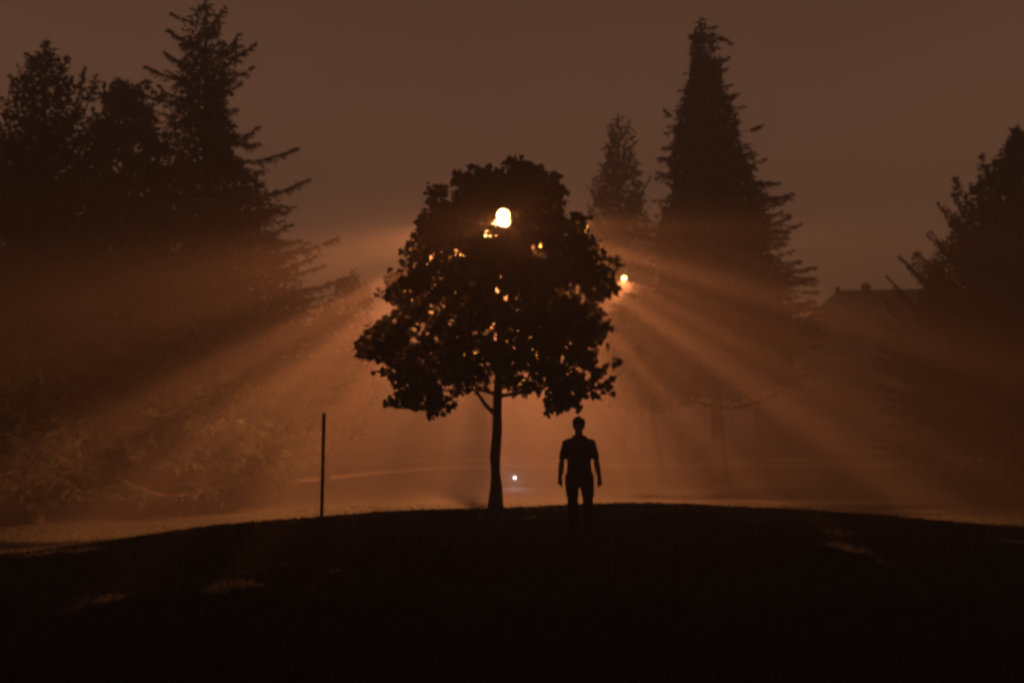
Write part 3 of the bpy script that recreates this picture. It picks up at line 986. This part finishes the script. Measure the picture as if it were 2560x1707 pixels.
# dark tree at the right edge
UP_R = [(330, 2525, 2560), (360, 2505, 2600), (395, 2478, 2640), (430, 2430, 2670), (470, 2378, 2700), (520, 2352, 2720), (560, 2310, 2740), (600, 2288, 2760), (650, 2262, 2780), (700, 2225, 2800), (740, 2205, 2810), (820, 2205, 2820), (920, 2200, 2820), (1040, 2205, 2815), (1150, 2210, 2810), (1230, 2240, 2790)]
conifer('broad dark conifer with short upright shoots at the right edge', 'conifers around the lawn', 31.0, 2560, (2545, 318), UP_R, 17, 720, 'up', 1.25, 0.19, 0.24, fill=20000,
        special=[(2540, 400, 2528, 335, 0.0), (2470, 470, 2455, 388, 0.04), (2400, 520, 2390, 446, 0.05)])

# low shrub in the far fog left of the maple stem
broadleaf('low clipped shrub bed beyond the footpath left of the maple stem', None, 47.5, 1112, (1105, 1134), [(1134, 1075, 1125), (1140, 1066, 1140), (1150, 1064, 1160), (1163, 1064, 1168)], 61, 60, 2600, 0.10, M_BROAD, 0.04, (0.10, 0.2), name='low_shrub', cat='shrub', fork=0.2)


# ------------------------------------------------------------------ bare post on the crest
def post():
    d = 17.2
    b = at(804, 1292, d); t = at(810, 1036, d)
    base = np.array([b.x, d, gz(b.x, d)])
    root = thing('post', 'thin bare dark post standing on the lawn crest left of the maple', 'post', base)
    q = np.array(t) - base
    bf = Buf()
    bf.tube([np.array([0, 0, -0.2]) - q * 0.03, q * 0.5, q], [0.030, 0.030, 0.030], 12)
    bf.build('shaft', M_POST, root, smooth=True)
    bf = Buf()
    bf.tube([q, q + np.array([0, 0, 0.012]), q + np.array([0, 0, 0.03])], [0.036, 0.034, 0.015], 12)
    bf.build('cap', M_POST, root)


post()


# two faint gate posts beyond the footpath
def gate_post(px, d, h, label):
    b = at(px, HORIZON, d)
    z = gz(b.x, d)
    root = thing('gate_post', label, 'post', (b.x, d, z), 'gate posts by the path')
    bf = Buf()
    bf.box((-0.13, -0.13, -0.1), (0.13, 0.13, h))
    bf.build('shaft', M_WOOD, root)
    bf = Buf()
    w = 0.17
    v = [(-w, -w, h), (w, -w, h), (w, w, h), (-w, w, h), (-w, -w, h + 0.05), (w, -w, h + 0.05), (w, w, h + 0.05), (-w, w, h + 0.05), (0, 0, h + 0.16)]
    f = [(0, 1, 5), (0, 5, 4), (1, 2, 6), (1, 6, 5), (2, 3, 7), (2, 7, 6), (3, 0, 4), (3, 4, 7), (4, 5, 8), (5, 6, 8), (6, 7, 8), (7, 4, 8), (0, 2, 1), (0, 3, 2)]
    bf.add(v, f)
    bf.build('cap', M_WOOD, root)


gate_post(1700, 49.0, 1.35, 'faint wooden gate post beyond the path, the one nearer the maple')
gate_post(1728, 49.5, 1.35, 'faint wooden gate post beyond the path, beside the tall conifer trunk')


# small white landscape light
def ground_light():
    d = 33.5
    p = np.array(at(1287, 1194, d))
    base = np.array([p[0], d, gz(p[0], d)])
    root = thing('ground_light', 'small bluish white light near the ground, right of the maple stem', 'light', base)
    q = p - base
    bf = Buf()
    bf.tube([(0, 0.06, -0.12), (q[0], q[1] + 0.06, q[2])], [0.02, 0.02], 8)
    bf.build('spike', M_HOOD, root)
    bf = Buf()
    bf.tube([q + np.array([0, 0.01, 0]), q + np.array([0, 0.07, 0]), q + np.array([0, 0.16, -0.01])], [0.085, 0.08, 0.03], 14)
    bf.build('housing', M_HOOD, root, smooth=True)
    bf = Buf()
    bf.ball(q + np.array([0, 0.0, 0]), (0.046, 0.03, 0.036))
    bf.build('lens', M_LENS_WHITE, root, smooth=True)
    ld = bpy.data.lights.new('ground_glow', 'SPOT')
    ld.energy = 45
    ld.color = (0.8, 0.88, 1.0)
    ld.spot_size = math.radians(70)
    ld.spot_blend = 1.0
    ld.shadow_soft_size = 0.03
    lo = bpy.data.objects.new('ground_glow', ld)
    COL.objects.link(lo)
    lo.parent = root
    lo.location = q + np.array([0, -0.06, 0])
    lo.rotation_euler = (PI / 2, 0, PI)


ground_light()


# ------------------------------------------------------------------ house at the right
def house():
    d0 = 62.0
    rl = np.array(at(2090, 731, d0)); rr_ = np.array(at(2420, 724, d0))
    zr = rl[2]
    x0, x1 = rl[0], rr_[0]
    yc = d0
    hd = 4.8
    ez = zr - 4.3
    g = gz(x0 + 5, yc)
    base = np.array([(x0 + x1) / 2, yc, g])
    root = thing('house', 'house with dark hipped roof behind the right edge tree', 'house', base)
    L, Rr = x0 - base[0], x1 - base[0]
    zr -= g; ez -= g
    wl_, wr_ = L - 4.6, Rr + 4.6
    bf = Buf()
    bf.box((wl_ + 0.4, -hd + 0.4, -0.1), (wr_ - 0.4, hd - 0.4, ez + 0.02))
    bf.build('wall', M_WALL, root)
    bf = Buf()
    v = [(wl_, -hd, ez), (wr_, -hd, ez), (wr_, hd, ez), (wl_, hd, ez), (L, 0, zr), (Rr, 0, zr + 0.15),
         (wl_, -hd, ez - 0.2), (wr_, -hd, ez - 0.2), (wr_, hd, ez - 0.2), (wl_, hd, ez - 0.2)]
    f = [(0, 1, 5), (0, 5, 4), (1, 2, 5), (2, 3, 4), (2, 4, 5), (3, 0, 4), (6, 7, 1), (6, 1, 0), (7, 8, 2), (7, 2, 1), (8, 9, 3), (8, 3, 2), (9, 6, 0), (9, 0, 3), (6, 8, 7), (6, 9, 8)]
    bf.add(v, f)
    roof = bf.build('roof', M_ROOF, root)
    bf = Buf()
    bf.tube([(L, 0, zr + 0.03), (Rr, 0, zr + 0.18)], [0.10, 0.10], 8)
    bf.build('ridge_cap', M_ROOF, roof)
    bf = Buf()
    fx = L + 0.12
    bf.tube([(fx, 0, zr - 0.1), (fx, 0, zr + 0.22), (fx, 0, zr + 0.25), (fx, 0, zr + 0.34)], [0.13, 0.13, 0.20, 0.16], 10)
    bf.build('vent_pipe', M_HOOD, roof)
    vx = at(2165, 720, d0).x - base[0]
    zz = zr + 0.06
    bf = Buf()
    bf.tube([(vx, 0, zz - 0.15), (vx, 0, zz + 0.12), (vx, 0, zz + 0.16), (vx, 0, zz + 0.28), (vx, 0, zz + 0.44), (vx, 0, zz + 0.54)], [0.20, 0.20, 0.28, 0.33, 0.27, 0.10], 14)
    bf.build('roof_vent', M_HOOD, roof, smooth=True)
    for zc in (1.5, 4.2):
        for xc in np.linspace(wl_ + 2.0, wr_ - 2.0, 5):
            if zc < 2 and abs(xc - (wl_ + wr_) / 2) < 1:
                continue
            yf = -hd + 0.4
            bf = Buf()
            w, h, s = 0.6, 0.65, 0.09
            for lo, hi in (((xc - w - s, yf - .06, zc - h - s), (xc + w + s, yf + .02, zc - h)), ((xc - w - s, yf - .06, zc + h), (xc + w + s, yf + .02, zc + h + s)),
                           ((xc - w - s, yf - .06, zc - h), (xc - w, yf + .02, zc + h)), ((xc + w, yf - .06, zc - h), (xc + w + s, yf + .02, zc + h)),
                           ((xc - .03, yf - .05, zc - h), (xc + .03, yf + .02, zc + h))):
                bf.box(lo, hi)
            wo = bf.build('window', M_FRAME, root)
            bf = Buf()
            bf.box((xc - w, yf - .02, zc - h), (xc + w, yf - .003, zc + h))
            bf.build('pane', M_GLASS, wo)
    xc = (wl_ + wr_) / 2
    bf = Buf()
    bf.box((xc - .5, -hd + .34, 0.0), (xc + .5, -hd + .398, 2.1))
    bf.build('door', M_WOOD, root)


house()


# ------------------------------------------------------------------ the person
def remeshed(bf, name, material, parent, voxel, smooth_it=4):
    o = bf.build(name, material, None)
    m = o.modifiers.new('r', 'REMESH')
    m.mode = 'VOXEL'
    m.voxel_size = voxel
    s = o.modifiers.new('s', 'SMOOTH')
    s.factor = 0.5
    s.iterations = smooth_it
    dg = bpy.context.evaluated_depsgraph_get()
    me = bpy.data.meshes.new_from_object(o.evaluated_get(dg))
    me.name = name
    o.modifiers.clear()
    old = o.data
    o.data = me
    bpy.data.meshes.remove(old)
    if not me.materials:
        me.materials.append(material)
    me.polygons.foreach_set('use_smooth', np.ones(len(me.polygons), dtype=bool))
    o.parent = parent
    return o


def person():
    d = 14.6
    p = at(1447, HORIZON, d)
    g = gz(p.x, d)
    ppm = F / d
    hgt = (1345 - 1046) / ppm               # standing height
    base_z = at(1447, 1345, d).z
    root = thing('person', 'person in short-sleeved shirt and loose trousers standing on the lawn, arms hanging slightly out', 'person', (p.x, d, g))
    k = hgt / 1.75
    root.scale = (k, k, k * (at(1447, 1046, d).z - g) / hgt)
    X = lambda px: (px - 1447) / ppm / k    # photograph column to local x
    V = lambda x, y, z: np.array([x, y, z], float)
    # the figure faces the camera: front is -y
    hipL, hipR = V(-0.095, 0.0, 0.90), V(0.105, 0.0, 0.90)
    knL, knR = V(-0.095, -0.02, 0.49), V(0.125, -0.015, 0.49)
    anL, anR = V(-0.085, 0.02, 0.09), V(0.13, 0.03, 0.09)
    b = Buf()
    # torso
    b.loft([(V(0.005, 0, 0.84), 0.150, 0.105), (V(0.005, 0, 0.92), 0.165, 0.115), (V(0.003, 0, 1.02), 0.148, 0.102), (V(0, 0, 1.12), 0.142, 0.100),
            (V(0, -0.005, 1.24), 0.160, 0.112), (V(0, 0, 1.34), 0.172, 0.112), (V(0, 0.005, 1.41), 0.158, 0.092), (V(0, 0.01, 1.455), 0.105, 0.072), (V(0, 0.01, 1.48), 0.062, 0.060)])
    b.tube([V(0, 0.01, 1.42), V(0, 0.005, 1.50), V(0, -0.005, 1.56)], [0.062, 0.055, 0.056], 14)
    # head: skull, face, jaw, nose, ears, brow, lips
    b.ball(V(0, 0.005, 1.655), (0.076, 0.094, 0.098), seg=20, rings=14)
    b.ball(V(0, -0.030, 1.600), (0.058, 0.062, 0.068), seg=18, rings=12)
    b.ball(V(0, -0.052, 1.555), (0.030, 0.028, 0.022), seg=12, rings=8)
    b.tube([V(0, -0.088, 1.650), V(0, -0.103, 1.625), V(0, -0.112, 1.606)], [0.009, 0.012, 0.016], 8)
    b.tube([V(-0.045, -0.080, 1.664), V(0, -0.090, 1.668), V(0.045, -0.080, 1.664)], [0.008, 0.010, 0.008], 8)
    b.tube([V(-0.024, -0.084, 1.578), V(0, -0.092, 1.580), V(0.024, -0.084, 1.578)], [0.006, 0.009, 0.006], 8)
    for s in (-1, 1):
        b.ball(V(s * 0.077, 0.006, 1.628), (0.012, 0.020, 0.032), seg=10, rings=8)
    # legs
    for hp, kn, an in ((hipL, knL, anL), (hipR, knR, anR)):
        m1 = 0.5 * (hp + kn); m2 = kn * 0.68 + an * 0.32 + V(0, 0.015, 0)
        b.tube([hp + V(0, 0, 0.04), m1, kn + V(0, 0, 0.05), kn, m2, an * 0.85 + kn * 0.15, an, an + V(0, 0, -0.03)], [0.095, 0.085, 0.062, 0.058, 0.060, 0.040, 0.037, 0.040], 16)
        b.tube([an + V(0, 0.045, -0.045), an + V(0, -0.04, -0.05), an + V(0, -0.13, -0.065), an + V(0, -0.17, -0.07)], [(0.036, 0.034), (0.042, 0.036), (0.042, 0.022), (0.030, 0.016)], 12)
    # arms, hanging a little away from the body
    arms = []
    for s, el, wr, hn in ((-1, V(-0.250, 0.02, 1.085), V(-0.278, -0.01, 0.845), V(-0.268, -0.030, 0.700)), (1, V(0.255, 0.03, 1.090), V(0.298, -0.02, 0.835), V(0.290, -0.045, 0.685))):
        sh = V(s * 0.185, 0.0, 1.385)
        b.tube([sh + V(-s * 0.05, 0, 0.01), sh, sh * 0.5 + el * 0.5 + V(s * .006, 0, 0), el + V(0, 0, 0.04), el, el * 0.65 + wr * 0.35, wr, wr + V(0, 0, -0.02)],
               [0.062, 0.064, 0.052, 0.043, 0.041, 0.043, 0.028, 0.027], 14)
        # hand: palm, four unequal curled fingers, thumb
        ax = hn - wr; ln = np.linalg.norm(ax); ax = ax / ln
        pe = wr + ax * 0.085
        b.tube([wr + ax * -0.01, wr + ax * 0.03, pe], [(0.020, 0.027), (0.018, 0.038), (0.014, 0.039)], 12)
        arms.append((s, wr, ax, pe))
        for i, (off, fl) in enumerate(((-0.031, 0.064), (-0.011, 0.073), (0.010, 0.069), (0.030, 0.055))):
            f0 = pe + V(0, off, 0) - ax * 0.012
            f1 = f0 + ax * fl * 0.48 + V(-s * 0.004, 0, 0)
            f2 = f1 + unit(ax * 0.8 + V(-s * 0.75, 0, 0)) * fl * 0.34
            f3 = f2 + unit(ax * 0.1 + V(-s * 1.0, 0, 0)) * fl * 0.26
            b.tube([f0, f1, f2, f3], [0.0092, 0.0088, 0.0080, 0.0068], 8)
        t0 = wr + ax * 0.030 + V(0, -0.026, 0)
        t1 = t0 + ax * 0.030 + V(-s * 0.004, -0.022, 0)
        t2 = t1 + ax * 0.030 + V(-s * 0.008, -0.006, 0)
        t3 = t2 + ax * 0.020 + V(-s * 0.008, 0.002, 0)
        b.tube([t0, t1, t2, t3], [0.014, 0.0115, 0.010, 0.008], 8)
    remeshed(b, 'body', M_SKIN, root, 0.0065, 3)
    # eyes
    for s in (-1, 1):
        e = Buf()
        e.ball(V(s * 0.031, -0.079, 1.648), 0.0115, seg=10, rings=8)
        e.build('eye', M_EYE, root, smooth=True)
    # hair: a full cap, clear of the face
    h = Buf()
    h.ball(V(0, 0.018, 1.680), (0.094, 0.103, 0.094), seg=20, rings=14)
    h.ball(V(0, 0.050, 1.635), (0.082, 0.070, 0.080), seg=18, rings=12)
    rng = np.random.default_rng(8)
    for i in range(70):
        a = rng.random() * 2 * PI; el = rng.uniform(0.05, 1.5)
        dv = np.array([math.cos(a) * math.cos(el), math.sin(a) * math.cos(el), math.sin(el)])
        if dv[1] < -0.45 and dv[2] < 0.5:
            continue
        c = V(0, 0.018, 1.680) + dv * np.array([0.088, 0.097, 0.088])
        h.tube([c, c + dv * 0.014 + rng.normal(0, 0.006, 3)], [0.014, 0.006], 6)
    remeshed(h, 'hair', M_HAIR, root, 0.007, 1)
    # T-shirt
    s_ = Buf()
    s_.loft([(V(0.008, 0, 0.835), 0.183, 0.130), (V(0.005, 0, 0.92), 0.182, 0.130), (V(0.003, 0, 1.03), 0.176, 0.122), (V(0, 0, 1.14), 0.172, 0.118), (V(0, -0.004, 1.24), 0.180, 0.124),
             (V(0, 0, 1.34), 0.190, 0.124), (V(0, 0.004, 1.405), 0.178, 0.104), (V(0, 0.008, 1.450), 0.125, 0.086), (V(0, 0.008, 1.485), 0.082, 0.076)])
    for s, el in ((-1, V(-0.250, 0.02, 1.085)), (1, V(0.255, 0.03, 1.090))):
        sh = V(s * 0.172, 0.0, 1.375)
        q = sh * 0.30 + el * 0.70 + V(s * 0.004, 0, 0)
        s_.tube([sh + V(-s * 0.08, 0, 0.02), sh, sh * 0.62 + el * 0.38 + V(s * .006, 0, 0), q, q + unit(el - sh) * 0.02], [0.070, 0.070, 0.064, 0.064, 0.061], 16)
    # folded collar
    a_ = np.linspace(0, 2 * PI, 17)
    s_.tube([V(0.080 * math.cos(t), 0.010 + 0.074 * math.sin(t), 1.475 + 0.022 * math.sin(t)) for t in a_], [0.017] * 17, 8)
    s_.tube([V(0.075, -0.01, 1.488), V(0.105, -0.02, 1.462)], [0.016, 0.013], 8)
    remeshed(s_, 'shirt', M_SHIRT, root, 0.009, 2)
    # loose trousers
    t_ = Buf()
    t_.loft([(V(0.006, 0, 0.73), 0.180, 0.125), (V(0.006, 0, 0.80), 0.186, 0.132), (V(0.006, 0, 0.90), 0.178, 0.126), (V(0.005, 0, 0.96), 0.166, 0.118)])
    for hp, kn in ((hipL, knL), (hipR, knR)):
        sx_ = -1 if hp[0] < 0 else 1
        an_ = anL if sx_ < 0 else anR
        t_.tube([hp + V(0, 0, 0.0), hp + V(sx_ * 0.008, 0, -0.14), kn + V(sx_ * 0.002, 0, 0.10), kn + V(0, 0, 0.0), kn * 0.5 + an_ * 0.5 + V(0, 0.01, 0), an_ + V(0, 0.0, 0.0), an_ + V(0, 0, -0.05)],
                [(0.100, 0.112), (0.098, 0.104), (0.088, 0.090), (0.080, 0.084), (0.076, 0.082), (0.074, 0.084), (0.076, 0.086)], 18)
        for zz_ in (0.10, 0.16, 0.44, 0.55):             # folds
            c_ = an_ * (1 - zz_ / 0.9) + hp * (zz_ / 0.9)
            t_.tube([c_ + V(-0.05, -0.075, 0.01), c_ + V(0, -0.088, -0.008), c_ + V(0.05, -0.070, 0.012)], [0.010, 0.014, 0.008], 6)
    remeshed(t_, 'trousers', M_SHORTS, root, 0.010, 2)
    # shoes
    for an in (anL, anR):
        s2 = Buf()
        s2.tube([an + V(0, 0.060, -0.048), an + V(0, 0.02, -0.045), an + V(0, -0.05, -0.048), an + V(0, -0.13, -0.056), an + V(0, -0.185, -0.064)], [(0.036, 0.036), (0.044, 0.042), (0.048, 0.041), (0.050, 0.032), (0.030, 0.020)], 14)
        s2.box((an[0] - 0.045, an[1] - 0.17, -0.003), (an[0] + 0.045, an[1] + 0.07, 0.022))
        remeshed(s2, 'shoe', M_SHOE, root, 0.008, 2)


person()

# ------------------------------------------------------------------ the fog: one closed box round everything
bf = Buf()
bf.box((-440, -80, -3.0), (440, 440, 18.0))
hz = bf.mesh('haze')
hm = bpy.data.materials.new('night_fog')
hm.use_nodes = True
hn_ = hm.node_tree
hn_.nodes.clear()
ho = hn_.nodes.new('ShaderNodeOutputMaterial')
pv = hn_.nodes.new('ShaderNodeVolumePrincipled')
pv.inputs['Color'].default_value = (0.97, 0.94, 0.90, 1)
pv.inputs['Density'].default_value = FOG_DENSITY
pv.inputs['Anisotropy'].default_value = FOG_G
hn_.links.new(pv.outputs[0], ho.inputs['Volume'])
hz.materials.append(hm)
hobj = bpy.data.objects.new('haze', hz)
COL.objects.link(hobj)
hobj['kind'] = 'stuff'
hobj['category'] = 'fog'
hobj['label'] = 'thin night fog filling the air between the trees'
